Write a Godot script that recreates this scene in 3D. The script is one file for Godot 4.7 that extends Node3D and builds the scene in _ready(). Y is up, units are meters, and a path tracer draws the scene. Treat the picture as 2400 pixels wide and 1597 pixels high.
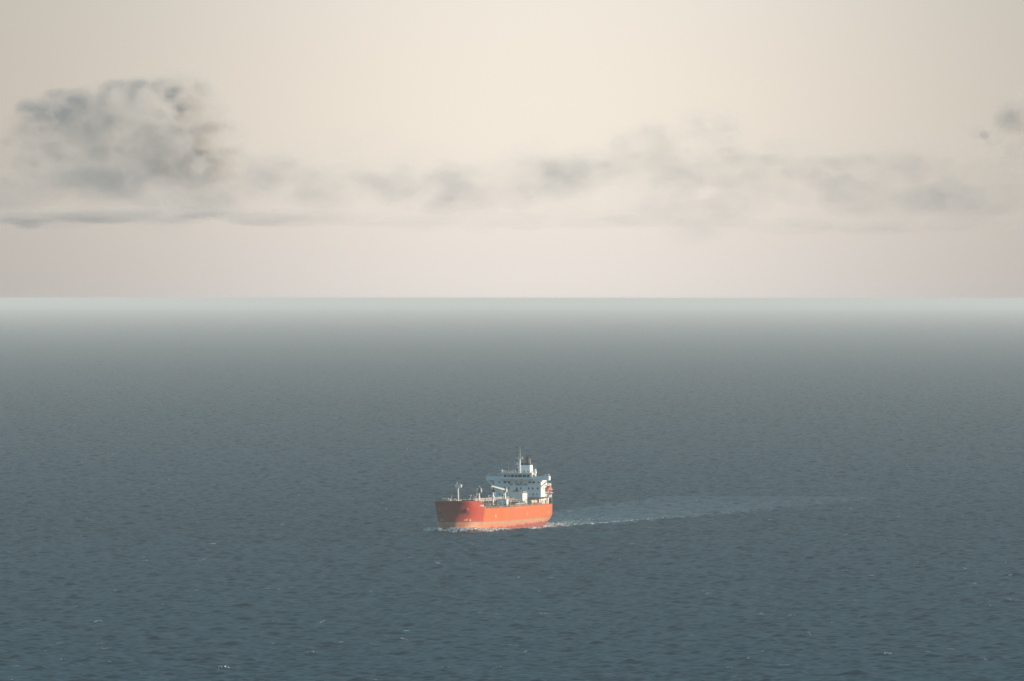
extends Node3D
# A laden-coloured product tanker under way on an open sea, seen from a cliff six kilometres off.
# Ship axes: u metres aft of the stem, v metres to port, y metres above the ship's zero line.

const TILE := 600.0
const CELLS := 600
const TURN := 31.0             # degrees the sea patches are turned to the right of the view
const SEA_LEVEL := -0.6
const HEADING := 12.4          # degrees, bow to the left of the camera
const STEM := Vector3(-28.7, 0.0, 0.0)

var M := {}
var tile_h := PackedFloat32Array()
var ship: Node3D
var rng := RandomNumberGenerator.new()
var lump := FastNoiseLite.new()

# ------------------------------------------------------------------ small helpers

func lin(r: float, g: float, b: float) -> Color:
	return Color(r, g, b).linear_to_srgb()

func mat(called: String, c: Color, rough := 0.6, metal := 0.0) -> StandardMaterial3D:
	var m := StandardMaterial3D.new()
	m.resource_name = called
	m.albedo_color = c
	m.roughness = rough
	m.metallic = metal
	M[called] = m
	return m

func P(u: float, v: float, y: float) -> Vector3:
	return Vector3(v, y, -u)

func mb() -> SurfaceTool:
	var st := SurfaceTool.new()
	st.begin(Mesh.PRIMITIVE_TRIANGLES)
	st.set_smooth_group(-1)
	return st

func quad(st: SurfaceTool, a: Vector3, b: Vector3, c: Vector3, d: Vector3) -> void:
	for p in [a, b, c, a, c, d]:
		st.add_vertex(p)

# a box between two corners given in ship axes
func add_box(st: SurfaceTool, u0: float, u1: float, v0: float, v1: float, y0: float, y1: float) -> void:
	hexa(st, [P(u0, v0, y0), P(u0, v1, y0), P(u1, v1, y0), P(u1, v0, y0), P(u0, v0, y1), P(u0, v1, y1), P(u1, v1, y1), P(u1, v0, y1)])

# eight corners: bottom ring then top ring
func hexa(st: SurfaceTool, c: Array) -> void:
	quad(st, c[4], c[5], c[1], c[0])
	quad(st, c[5], c[6], c[2], c[1])
	quad(st, c[6], c[7], c[3], c[2])
	quad(st, c[7], c[4], c[0], c[3])
	quad(st, c[7], c[6], c[5], c[4])
	quad(st, c[0], c[1], c[2], c[3])

func add_tube(st: SurfaceTool, a: Vector3, b: Vector3, ra: float, rb: float, sides := 8) -> void:
	var d := (b - a).normalized()
	var s := d.cross(Vector3.UP if absf(d.y) < 0.9 else Vector3.RIGHT).normalized()
	var t := s.cross(d).normalized()
	var ring := []
	for k in sides:
		var w := TAU * k / sides
		ring.append(s * cos(w) + t * sin(w))
	for k in sides:
		var n: int = (k + 1) % sides
		quad(st, a + ring[k] * ra, a + ring[n] * ra, b + ring[n] * rb, b + ring[k] * rb)
		for p in [b, b + ring[k] * rb, b + ring[n] * rb]:
			st.add_vertex(p)
		for p in [a, a + ring[n] * ra, a + ring[k] * ra]:
			st.add_vertex(p)

# a body turned about the line from a towards b: profile of [share of the length, radius]
func add_turned(st: SurfaceTool, a: Vector3, b: Vector3, profile: Array, sides := 12) -> void:
	for k in profile.size() - 1:
		add_tube(st, a.lerp(b, profile[k][0]), a.lerp(b, profile[k + 1][0]), profile[k][1], profile[k + 1][1], sides)

func build(st: SurfaceTool, called: String, m: Material, parent: Node) -> MeshInstance3D:
	st.generate_normals()
	var o := MeshInstance3D.new()
	o.name = called
	o.mesh = st.commit()
	o.material_override = m
	parent.add_child(o, true)
	return o

func box(called: String, m: Material, parent: Node, u0: float, u1: float, v0: float, v1: float, y0: float, y1: float) -> MeshInstance3D:
	var st := mb()
	add_box(st, u0, u1, v0, v1, y0, y1)
	return build(st, called, m, parent)

func tag(o: Node, label: String, category: String, group := "") -> void:
	o.set_meta("label", label)
	o.set_meta("category", category)
	if group:
		o.set_meta("group", group)

# a rail on posts along a path
func rail(parent: Node, path: Array, height: float, m: Material, gap := 2.2, bars := 2, r := 0.05) -> void:
	var st := mb()
	for k in path.size() - 1:
		var a: Vector3 = path[k]
		var b: Vector3 = path[k + 1]
		for i in bars:
			var up := Vector3.UP * height * float(i + 1) / bars
			add_tube(st, a + up, b + up, r, r, 4)
		var n := int(maxf(1.0, a.distance_to(b) / gap))
		for i in n + 1:
			var p := a.lerp(b, float(i) / n)
			add_tube(st, p, p + Vector3.UP * height, r, r, 4)
	build(st, "railing", m, parent)

func text(called: String, words: String, size: float, depth: float, m: Material, parent: Node) -> MeshInstance3D:
	var t := TextMesh.new()
	var f := SystemFont.new()
	f.font_names = PackedStringArray(["Droid Sans"])
	f.font_weight = 700
	t.font = f
	t.text = words
	t.font_size = 48
	t.pixel_size = size / 34.0
	t.depth = depth
	var o := MeshInstance3D.new()
	o.name = called
	o.mesh = t
	o.material_override = m
	parent.add_child(o, true)
	return o

# ------------------------------------------------------------------ start

func _ready() -> void:
	rng.seed = 4711
	lump.seed = 7
	lump.frequency = 1.0
	view_and_light()
	materials()
	make_wave_tile()
	build_sea()
	build_ship()
	build_foam()
	build_clouds()

func view_and_light() -> void:
	var cam := Camera3D.new()
	cam.name = "camera"
	cam.keep_aspect = Camera3D.KEEP_HEIGHT
	cam.fov = 2.0 * rad_to_deg(atan(798.5 / 28700.0))
	cam.near = 1.0
	cam.far = 900000.0
	add_child(cam)
	cam.position = Vector3(0, 114.8, 6010.0)
	cam.rotation = Vector3(-atan(99.5 / 28700.0), 0, deg_to_rad(0.045))
	cam.current = true

	var env := Environment.new()
	env.background_mode = Environment.BG_SKY
	env.tonemap_mode = Environment.TONE_MAPPER_LINEAR
	env.tonemap_exposure = 1.55
	env.sdfgi_enabled = true
	env.ssao_enabled = true
	env.ssil_enabled = true
	env.fog_enabled = true
	env.fog_density = 0.000022
	env.fog_light_color = Color(0.945, 0.978, 1.0)
	env.volumetric_fog_enabled = true
	env.volumetric_fog_density = 0.0
	var sky := Sky.new()
	var sm := PanoramaSkyMaterial.new()
	sm.panorama = ImageTexture.create_from_image(sky_image())
	sky.sky_material = sm
	env.sky = sky
	env.sky_rotation = Vector3(deg_to_rad(-0.4), 0, 0)
	var we := WorldEnvironment.new()
	we.name = "environment"
	we.environment = env
	add_child(we)

	var sun := DirectionalLight3D.new()
	sun.name = "sun"
	sun.light_color = Color(1.0, 0.90, 0.785)
	sun.light_energy = 1.5
	sun.light_angular_distance = 0.6
	sun.shadow_enabled = true
	add_child(sun)
	var el := deg_to_rad(10.0)
	var az := deg_to_rad(0.5)     # to the right of the view and a little behind the ship's beam
	var to_sun := Vector3(cos(az) * cos(el), sin(el), sin(az) * cos(el))
	sun.look_at_from_position(to_sun * 1000.0, Vector3.ZERO, Vector3.UP)

# An even evening sky: cream low down, blue-grey overhead, a broad glow painted in ahead to imitate lens falloff.
func sky_image() -> Image:
	var w := 4096
	var h := 2048
	var im := Image.create(w, h, false, Image.FORMAT_RGBAF)
	for j in h:
		var el := (0.5 - (j + 0.5) / h) * 180.0
		var c: Vector3
		c = sky_at(maxf(el, 0.0))
		im.fill_rect(Rect2i(0, j, w, 1), Color(c.x, c.y, c.z, 1.0))
		if el > -0.5 and el < 16.0:
			for i in range(-220, 220):
				var az := (i + 0.5) / w * 360.0
				var g := exp(-pow((az - 0.15) / 2.0, 2.0) - pow(maxf(el - 1.2, 0.0) / 4.0, 2.0))
				var k := 1.0 + 0.78 * g
				im.set_pixel(posmod(i, w), j, Color(c.x * k, c.y * k, c.z * k, 1.0))
	return im

func sky_at(el: float) -> Vector3:
	var low := Vector3(0.275, 0.257, 0.248)
	var cream := Vector3(0.326, 0.297, 0.258)
	var mid := Vector3(0.125, 0.262, 0.338)
	var top := Vector3(0.110, 0.248, 0.340)
	if el < 1.3:
		return low.lerp(cream, smoothstep(0.0, 1.3, el))
	if el < 6.0:
		return cream.lerp(mid, smoothstep(1.3, 6.0, el))
	return mid.lerp(top, smoothstep(6.0, 70.0, el))

func materials() -> void:
	var w := mat("water", lin(0.002, 0.021, 0.030), 0.45)
	w.metallic_specular = 0.35
	var ww := mat("wake_water", Color.WHITE, 0.45)
	ww.metallic_specular = 0.35
	ww.vertex_color_use_as_albedo = true
	mat("foam", lin(0.64, 0.66, 0.66), 0.9)
	mat("white", lin(0.74, 0.77, 0.78), 0.5)
	mat("off_white", lin(0.52, 0.51, 0.47), 0.6)
	mat("grey", lin(0.30, 0.32, 0.33), 0.6)
	mat("dark", lin(0.035, 0.038, 0.04), 0.6)
	mat("black", lin(0.015, 0.015, 0.016), 0.6)
	mat("deck", lin(0.022, 0.036, 0.034), 0.8)
	mat("pipe", lin(0.055, 0.065, 0.06), 0.6)
	mat("buff", lin(0.46, 0.39, 0.27), 0.6)
	mat("rust", lin(0.20, 0.12, 0.09), 0.8)
	mat("glass", lin(0.02, 0.025, 0.03), 0.1)
	mat("print", lin(0.03, 0.03, 0.035), 0.7)
	mat("pale_grey", lin(0.42, 0.43, 0.42), 0.6)
	mat("orange", lin(0.50, 0.115, 0.055), 0.5)
	mat("whitecap", lin(0.50, 0.52, 0.52), 0.9)
	mat("hull_plain", lin(0.40, 0.058, 0.030), 0.5)
	mat("red", lin(0.45, 0.03, 0.03), 0.6)
	mat("pink", lin(0.75, 0.10, 0.25), 0.7)
	mat("plum", lin(0.05, 0.035, 0.045), 0.8)
	mat("hull_paint", Color.WHITE, 0.42)
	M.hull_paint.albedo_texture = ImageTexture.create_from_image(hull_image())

# ------------------------------------------------------------------ sea

func make_wave_tile() -> void:
	var n := CELLS
	tile_h.resize(n * n)
	tile_h.fill(0.0)
	var r := RandomNumberGenerator.new()
	r.seed = 90125
	var comps := 84
	var along := deg_to_rad(85.0)
	for c in comps:
		var lam: float = exp(lerpf(log(2.9), log(40.0), pow((c + r.randf()) / comps, 1.25)))
		var dir := along + r.randfn(0.0, 0.55)
		var i := roundi(cos(dir) * TILE / lam)
		var j := roundi(sin(dir) * TILE / lam)
		if i == 0 and j == 0:
			continue
		var kk := TAU / TILE * sqrt(i * i + j * j)
		var steep: float = 0.042 * (1.0 if lam < 9.0 else pow(9.0 / lam, 1.25))
		var amp := steep / kk
		var ph := r.randf() * TAU
		var cx := PackedFloat32Array()
		var sx := PackedFloat32Array()
		cx.resize(n)
		sx.resize(n)
		for a in n:
			cx[a] = cos(TAU * i * a / n) * amp
			sx[a] = sin(TAU * i * a / n) * amp
		var at := 0
		for b in n:
			var cz := cos(TAU * j * b / n + ph)
			var sz := sin(TAU * j * b / n + ph)
			for a in n:
				tile_h[at] += cx[a] * cz - sx[a] * sz
				at += 1
	for k in tile_h.size():
		var h := tile_h[k]
		tile_h[k] = h + 0.25 * h * h      # crests sharper than troughs

# the corner of the patch that holds the ship, in the patches' own turned axes: x across, d away
const PATCH := Vector2(-500.0, -170.0)

func wave(ix: int, iz: int) -> float:
	return tile_h[posmod(iz, CELLS) * CELLS + posmod(ix, CELLS)]

func sea_basis() -> Basis:
	return Basis(Vector3.UP, -deg_to_rad(TURN))

# height of the open sea at a place (world x, z)
func sea_height(x: float, z: float) -> float:
	var s := TILE / CELLS
	var a := deg_to_rad(TURN)
	var across := x * cos(a) + z * sin(a)
	var away := x * sin(a) - z * cos(a)
	return SEA_LEVEL + wave(roundi((across - PATCH.x) / s), roundi((away - PATCH.y) / s))

# world place -> ship's u, v
func to_ship(x: float, z: float) -> Vector2:
	var a := deg_to_rad(HEADING)
	var dx := x - STEM.x
	return Vector2(dx * sin(a) - z * cos(a), dx * cos(a) + z * sin(a))

func from_ship(u: float, v: float) -> Vector2:
	var a := deg_to_rad(HEADING)
	return Vector2(STEM.x + u * sin(a) + v * cos(a), -u * cos(a) + v * sin(a))

func build_sea() -> void:
	var n := CELLS
	var s := TILE / CELLS
	# one patch of open sea whose edges meet its own copies
	var pos := PackedVector3Array()
	var nor := PackedVector3Array()
	var idx := PackedInt32Array()
	for b in n + 1:
		for a in n + 1:
			pos.append(Vector3(a * s, wave(a, b), -b * s))
			nor.append(Vector3(wave(a - 1, b) - wave(a + 1, b), 2.0 * s, wave(a, b + 1) - wave(a, b - 1)).normalized())
	for b in n:
		for a in n:
			var k := b * (n + 1) + a
			idx.append_array([k, k + n + 1, k + 1, k + 1, k + n + 1, k + n + 2])
	var patch := surface_mesh(pos, nor, idx, PackedColorArray())
	patch.surface_set_material(0, M.water)
	var turned := sea_basis()
	var places := []
	for tz in range(-60, 110):
		for tx in range(-70, 60):
			if tx == 0 and (tz == 0 or tz == 1):
				continue
			var corner := turned * Vector3(PATCH.x + tx * TILE, 0, -(PATCH.y + tz * TILE))
			var mid := corner + turned * Vector3(TILE * 0.5, 0, -TILE * 0.5)
			var off := 6010.0 - mid.z
			if off < 2300.0 or off > 42000.0 or absf(mid.x) > off * 0.055 + 750.0:
				continue
			places.append(corner + Vector3(0, SEA_LEVEL, 0))
	var sea := Node3D.new()
	sea.name = "sea"
	sea.set_meta("kind", "structure")
	add_child(sea)
	var far_water := Node3D.new()
	far_water.name = "far_water"
	far_water.set_meta("kind", "stuff")
	sea.add_child(far_water)
	for at_corner in places:
		var piece := MeshInstance3D.new()
		piece.name = "open_water"
		piece.mesh = patch
		piece.transform = Transform3D(turned, at_corner)
		(sea if at_corner.z > -15000.0 else far_water).add_child(piece, true)

	# far off, where single waves cannot be told apart, the swell is drawn larger
	for tz in range(-20, 70):
		for tx in range(-60, 40):
			var corner := turned * Vector3(PATCH.x + tx * TILE * 3.0, 0, -(PATCH.y + tz * TILE * 3.0))
			var mid := corner + turned * Vector3(TILE * 1.5, 0, -TILE * 1.5)
			var off := 6010.0 - mid.z
			if off < 40500.0 or off > 118000.0 or absf(mid.x) > off * 0.055 + 2200.0:
				continue
			var piece := MeshInstance3D.new()
			piece.name = "open_water"
			piece.mesh = patch
			piece.transform = Transform3D(turned.scaled(Vector3(3, 3, 3)), corner + Vector3(0, SEA_LEVEL - 1.0, 0))
			far_water.add_child(piece, true)

	# the patch the ship has just passed through, with its bow wave and wake
	var rows := n * 2
	var hs := PackedFloat32Array()
	var foamy := PackedFloat32Array()
	hs.resize((n + 1) * (rows + 1))
	foamy.resize(hs.size())
	var at := 0
	for b in rows + 1:
		for a in n + 1:
			var h := wave(a, b)
			var f := 0.0
			if a > 0 and a < n and b > 0 and b < rows:
				var g := turned * Vector3(PATCH.x + a * s, 0, -(PATCH.y + b * s))
				var q := to_ship(g.x, g.z)
				var wk := wake(q.x, q.y)
				f = wk.x
				h = h * wk.z + wk.y
			hs[at] = h
			foamy[at] = f
			at += 1
	pos = PackedVector3Array()
	nor = PackedVector3Array()
	idx = PackedInt32Array()
	var col := PackedColorArray()
	for b in rows + 1:
		for a in n + 1:
			var k := b * (n + 1) + a
			pos.append(Vector3(PATCH.x + a * s, SEA_LEVEL + hs[k], -(PATCH.y + b * s)))
			var hw := hs[k - 1] if a > 0 else wave(a - 1, b)
			var he := hs[k + 1] if a < n else wave(a + 1, b)
			var hn := hs[k + n + 1] if b < rows else wave(a, b + 1)
			var hf := hs[k - n - 1] if b > 0 else wave(a, b - 1)
			nor.append(Vector3(hw - he, 2.0 * s, hn - hf).normalized())
			var t := foamy[k]
			col.append(Color(lerpf(0.002, 0.52, t), lerpf(0.021, 0.57, t), lerpf(0.030, 0.59, t)))
	for b in rows:
		for a in n:
			var k := b * (n + 1) + a
			idx.append_array([k, k + n + 1, k + 1, k + 1, k + n + 1, k + n + 2])
	var wm := surface_mesh(pos, nor, idx, col)
	var o := MeshInstance3D.new()
	o.name = "sea_001"
	o.mesh = wm
	o.material_override = M.wake_water
	o.basis = turned
	o.set_meta("kind", "structure")
	add_child(o)

	# the deep sheet below, out to the horizon all round
	var plane := PlaneMesh.new()
	plane.size = Vector2(800000, 800000)
	plane.subdivide_width = 24
	plane.subdivide_depth = 24
	var p := MeshInstance3D.new()
	p.name = "sea_002"
	p.mesh = plane
	p.material_override = M.water
	p.position = Vector3(0, SEA_LEVEL - 9.0, 0)
	p.set_meta("kind", "structure")
	add_child(p)

func surface_mesh(pos: PackedVector3Array, nor: PackedVector3Array, idx: PackedInt32Array, col: PackedColorArray) -> ArrayMesh:
	var arr := []
	arr.resize(Mesh.ARRAY_MAX)
	arr[Mesh.ARRAY_VERTEX] = pos
	arr[Mesh.ARRAY_NORMAL] = nor
	arr[Mesh.ARRAY_INDEX] = idx
	if col.size():
		arr[Mesh.ARRAY_COLOR] = col
	var am := ArrayMesh.new()
	am.add_surface_from_arrays(Mesh.PRIMITIVE_TRIANGLES, arr)
	return am

# (share of aerated water, lift of the surface, share of the wind waves left) at a place in ship axes
func wake(u: float, v: float) -> Vector3:
	var lift := 0.0
	var air := 0.0
	var calm := 1.0
	if u < -60.0 or absf(v) > 130.0:
		return Vector3(0, 0, 1)
	var n1 := lump.get_noise_2d(u * 0.045, v * 0.16)
	var n2 := lump.get_noise_2d(u * 0.22 + 50.0, v * 0.6)
	var n := 0.6 * n1 + 0.5 * n2
	# the two arms of the bow wave
	var du := u + 6.0
	if du > 0.0 and du < 150.0:
		var arm := absf(v) - (5.0 + du * 0.40)
		var fade := smoothstep(0.0, 8.0, du) * (1.0 - smoothstep(30.0, 150.0, du))
		lift += 1.5 * fade * exp(-pow(arm / (3.0 + du * 0.05), 2.0))
		lift -= 0.6 * fade * exp(-pow((arm - 7.0) / 4.0, 2.0))
	# a swell held up against the stem
	lift += 1.3 * exp(-pow((u + 2.0) / 6.0, 2.0) - pow(v / 9.0, 2.0))
	# the band of broken water left behind, bent a little to starboard by the swell
	if u > 150.0:
		var d := u - 150.0
		var c := v + d * 0.058
		var half := 15.0 + 45.0 * (1.0 - exp(-d / 420.0))
		var inside := 1.0 - smoothstep(half * 0.75, half * 1.1, absf(c) + n * 7.0)
		var fade := smoothstep(0.0, 25.0, d) * exp(-d / 800.0)
		air = maxf(air, inside * fade * clampf(0.16 + 0.6 * n + 0.35 * exp(-d / 60.0), 0.0, 1.0))
		var rim := exp(-pow((absf(c) - half) / (4.0 + d * 0.012), 2.0))
		air = maxf(air, rim * fade * clampf(0.22 + 1.3 * n, 0.0, 1.0))
		calm = 1.0 - 0.55 * inside * smoothstep(0.0, 25.0, d) * exp(-d / 1500.0)
		lift += 0.3 * rim * fade
	# aerated water beside the hull
	if u > -12.0 and u < 200.0:
		var d2 := absf(v) - half_breadth(clampf(u, 0.0, 175.0), 0.0)
		var w2 := 4.0 + 5.0 * clampf(u / 180.0, 0.0, 1.0)
		air = maxf(air, exp(-pow(maxf(d2, 0.0) / w2, 2.0)) * clampf(0.30 + 0.5 * n, 0.0, 1.0) * smoothstep(-12.0, 0.0, u))
	return Vector3(clampf(air, 0.0, 1.0), lift, calm)

# ------------------------------------------------------------------ hull form

func along_table(t: Array, x: float) -> float:
	var n := t.size()
	if x <= t[0][0]:
		return t[0][1]
	if x >= t[n - 1][0]:
		return t[n - 1][1]
	for k in n - 1:
		if x <= t[k + 1][0]:
			var x0: float = t[k][0]
			var x1: float = t[k + 1][0]
			var y0: float = t[k][1]
			var y1: float = t[k + 1][1]
			var d := (y1 - y0) / (x1 - x0)
			var m0 := d
			var m1 := d
			if k > 0:
				m0 = 0.5 * (d + (y0 - t[k - 1][1]) / (x0 - t[k - 1][0]))
				m0 = clampf(m0, -3.0 * absf(d), 3.0 * absf(d))
			if k < n - 2:
				m1 = 0.5 * (d + (t[k + 2][1] - y1) / (t[k + 2][0] - x1))
				m1 = clampf(m1, -3.0 * absf(d), 3.0 * absf(d))
			var s := (x - x0) / (x1 - x0)
			var h := x1 - x0
			return (2 * s * s * s - 3 * s * s + 1) * y0 + (s * s * s - 2 * s * s + s) * h * m0 + (-2 * s * s * s + 3 * s * s) * y1 + (s * s * s - s * s) * h * m1
	return t[n - 1][1]

const BOW_WATER := [[0.0, 0.0], [0.25, 1.0], [1.0, 2.4], [3.0, 5.3], [8.0, 9.2], [14.0, 11.0], [25.0, 13.6], [36.0, 15.3], [47.0, 16.1]]
const BOW_DECK := [[0.0, 0.0], [0.4, 3.2], [1.2, 5.9], [3.5, 8.9], [6.5, 10.2], [11.5, 11.4], [17.5, 12.5], [28.5, 14.6], [40.0, 16.1]]
const AFT_DECK := [[140.0, 16.1], [150.0, 15.8], [160.0, 14.8], [170.0, 12.9], [178.0, 11.0], [183.0, 9.6]]
const AFT_WATER := [[118.0, 16.1], [135.0, 15.3], [150.0, 13.2], [160.0, 11.0], [170.0, 7.8], [176.0, 4.8], [183.0, 3.0]]

func stem_u(y: float) -> float:
	return -3.5 * pow(clampf((y - 2.0) / 13.0, 0.0, 1.0), 1.4) - (0.0 if y > 0.5 else 0.0)

func stern_u(y: float) -> float:
	return lerpf(175.0, 183.0, smoothstep(-1.0, 5.5, y))

func half_breadth(u: float, y: float) -> float:
	var d := u - stem_u(y)
	if d <= 0.0:
		return 0.0
	var w := pow(smoothstep(3.0, 15.5, y), 1.1)
	var fore: float = lerpf(along_table(BOW_WATER, d), along_table(BOW_DECK, d), w)
	var aft: float = lerpf(along_table(AFT_WATER, u), along_table(AFT_DECK, u), smoothstep(-1.5, 6.5, y))
	return minf(fore, aft)

func hull_skin(u_end_max: float, y0: float, y1: float, levels: int, stations: int, closed: bool) -> ArrayMesh:
	var st := SurfaceTool.new()
	st.begin(Mesh.PRIMITIVE_TRIANGLES)
	st.set_smooth_group(0)
	for side in [-1.0, 1.0]:
		var grid := []
		for j in levels + 1:
			var y := lerpf(y0, y1, float(j) / levels)
			var row := []
			var a := stem_u(y)
			var e := minf(u_end_max, stern_u(y))
			for i in stations + 1:
				var t := float(i) / stations
				var u := lerpf(a, e, t * t * 0.75 + t * 0.25 if u_end_max > 100.0 else t * t * 0.5 + t * 0.5)
				row.append(P(u, side * half_breadth(u, y), y))
			grid.append(row)
		for j in levels:
			for i in stations:
				var q := [grid[j][i], grid[j][i + 1], grid[j + 1][i + 1], grid[j + 1][i]]
				if side < 0.0:
					q.reverse()
				for k in [0, 1, 2, 0, 2, 3]:
					var p: Vector3 = q[k]
					st.set_uv(Vector2((-p.z + 5.0) / 190.0, 1.0 - (p.y + 4.0) / 20.0))
					st.add_vertex(p)
	st.set_smooth_group(-1)
	if closed:
		for j in levels:
			var ya := lerpf(y0, y1, float(j) / levels)
			var yb := lerpf(y0, y1, float(j + 1) / levels)
			var ea := stern_u(ya)
			var eb := stern_u(yb)
			var ba := half_breadth(ea, ya)
			var bb := half_breadth(eb, yb)
			for p in [P(ea, -ba, ya), P(eb, -bb, yb), P(eb, bb, yb), P(ea, -ba, ya), P(eb, bb, yb), P(ea, ba, ya)]:
				st.set_uv(Vector2((-p.z + 5.0) / 190.0, 1.0 - (p.y + 4.0) / 20.0))
				st.add_vertex(p)
	st.generate_normals()
	return st.commit()

func deck_sheet(u0: float, u1: float, y: float, thick: float, inset: float, called: String, m: Material, parent: Node) -> void:
	var st := mb()
	var n := 60
	for k in n:
		var a := lerpf(u0, u1, float(k) / n)
		var b := lerpf(u0, u1, float(k + 1) / n)
		var ba := maxf(half_breadth(a, y) - inset, 0.05)
		var bb := maxf(half_breadth(b, y) - inset, 0.05)
		hexa(st, [P(a, -ba, y - thick), P(a, ba, y - thick), P(b, bb, y - thick), P(b, -bb, y - thick), P(a, -ba, y), P(a, ba, y), P(b, bb, y), P(b, -bb, y)])
	build(st, called, m, parent)

# Paint of the hull: red topsides, chalky boot-top with a ragged lower edge, worn antifouling, darker red band with a scalloped top, tug marks.
func hull_image() -> Image:
	var w := 1536
	var h := 256
	var im := Image.create(w, h, false, Image.FORMAT_RGB8)
	var fine := FastNoiseLite.new()
	fine.seed = 3
	fine.frequency = 1.0
	fine.fractal_octaves = 4
	var red := Vector3(0.49, 0.105, 0.029)
	var worn := Vector3(0.53, 0.158, 0.050)
	var fresh := Vector3(0.36, 0.038, 0.020)
	var fresh_worn := Vector3(0.40, 0.056, 0.030)
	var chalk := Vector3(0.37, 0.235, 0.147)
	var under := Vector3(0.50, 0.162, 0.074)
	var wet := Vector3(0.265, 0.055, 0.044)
	for j in h:
		var y := (1.0 - (j + 0.5) / h) * 20.0 - 4.0
		for i in w:
			var u := (i + 0.5) / w * 190.0 - 5.0
			var streak := fine.get_noise_2d(u * 0.55, y * 0.05)
			var spot := fine.get_noise_2d(u * 0.25 + 400.0, y * 0.5)
			var mixed := clampf(0.45 + 0.7 * streak + 0.4 * spot, 0.0, 1.0)
			var c := fresh.lerp(fresh_worn, mixed) if u < 15.4 else red.lerp(worn, mixed)
			var edge := fine.get_noise_2d(u * 0.9 + 90.0, 3.0)
			var edge2 := fine.get_noise_2d(u * 0.16 + 30.0, 8.0)
			var run := fine.get_noise_2d(u * 1.4 + 700.0, y * 0.03)
			if run > 0.22:
				c = c.lerp(Vector3(0.26, 0.10, 0.05), clampf((run - 0.22) * 2.2, 0.0, 0.45) * clampf(0.5 + spot, 0.0, 1.0))
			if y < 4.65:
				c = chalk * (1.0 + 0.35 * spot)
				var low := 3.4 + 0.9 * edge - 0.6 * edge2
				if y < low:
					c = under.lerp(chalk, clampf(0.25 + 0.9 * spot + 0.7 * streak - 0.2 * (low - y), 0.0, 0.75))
				var scallop_top := 0.7 + 0.011 * u + 1.9 * absf(edge2) + 0.9 * absf(fine.get_noise_2d(u * 0.42 + 11.0, 5.0)) + 0.3 * edge
				if y < scallop_top:  # darker red below a scalloped line near the water
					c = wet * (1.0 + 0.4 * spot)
			im.set_pixel(i, j, Color(c.x, c.y, c.z).linear_to_srgb())
	var mark := func(u0: float, u1: float, y0: float, y1: float) -> void:
		var x := int((u0 + 5.0) / 190.0 * w)
		var y := int((1.0 - (y1 + 4.0) / 20.0) * h)
		im.fill_rect(Rect2i(x, y, maxi(1, int((u1 - u0) / 190.0 * w)), maxi(1, int((y1 - y0) / 20.0 * h))), Color(0.9, 0.88, 0.84))
	for u in [30.0, 96.0, 147.0]:
		mark.call(u - 0.9, u + 0.9, 6.9, 7.2)
		mark.call(u - 0.2, u + 0.2, 6.3, 8.2)
	mark.call(134.0, 134.5, 1.9, 4.0)
	for k in 4:
		mark.call(8.7, 8.95, 0.6 + k * 0.9, 0.85 + k * 0.9)
	# bow thruster and bulb signs
	mark.call(2.0, 2.2, 5.3, 6.3)
	mark.call(2.2, 3.2, 5.3, 5.5)
	mark.call(2.2, 3.2, 5.9, 6.1)
	mark.call(3.0, 3.2, 5.3, 6.6)
	mark.call(4.2, 4.5, 5.2, 6.4)
	mark.call(4.5, 5.2, 5.2, 5.45)
	for k in 14:
		mark.call(66.0 + k * 2.4, 67.3 + k * 2.4, 10.5, 10.65)
	return im

# ------------------------------------------------------------------ the ship

func build_ship() -> void:
	ship = Node3D.new()
	ship.name = "tanker_ship"
	add_child(ship)
	ship.position = STEM
	ship.rotation.y = -deg_to_rad(HEADING)
	tag(ship, "orange-red product tanker with white deckhouse steaming on open sea", "ship")

	var hull := MeshInstance3D.new()
	hull.name = "hull"
	hull.mesh = hull_skin(400.0, -4.0, 11.2, 38, 150, true)
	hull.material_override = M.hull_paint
	ship.add_child(hull)
	var fore := MeshInstance3D.new()
	fore.name = "forecastle"
	fore.mesh = hull_skin(14.0, 11.2, 14.2, 8, 50, false)
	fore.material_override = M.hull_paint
	ship.add_child(fore)
	var bul := MeshInstance3D.new()
	bul.name = "bulwark"
	bul.mesh = hull_skin(8.6, 14.2, 15.2, 4, 50, false)
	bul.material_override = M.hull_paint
	ship.add_child(bul)
	deck_sheet(12.0, 182.9, 11.2, 0.3, 0.06, "main_deck", M.deck, ship)
	deck_sheet(-2.6, 14.0, 14.0, 0.3, 0.08, "forecastle_deck", M.deck, ship)
	# the forecastle's after bulkhead
	var fb := half_breadth(14.0, 12.5) - 0.1
	box("bulkhead", M.off_white, ship, 13.6, 13.95, -fb, fb, 11.2, 14.0)

	hull_details(hull, fore)
	forecastle_gear()
	cargo_deck()
	deckhouse()
	funnel_and_mast()
	life_boat()

# normal and place on the port or starboard skin
func on_skin(u: float, y: float, side: float) -> Array:
	var b := half_breadth(u, y)
	var p := P(u, side * b, y)
	var du := P(u + 0.3, side * half_breadth(u + 0.3, y), y) - p
	var dy := P(u, side * half_breadth(u, y + 0.3), y + 0.3) - p
	var n := du.cross(dy).normalized()
	if n.x * side < 0.0:
		n = -n
	return [p, n]

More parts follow.
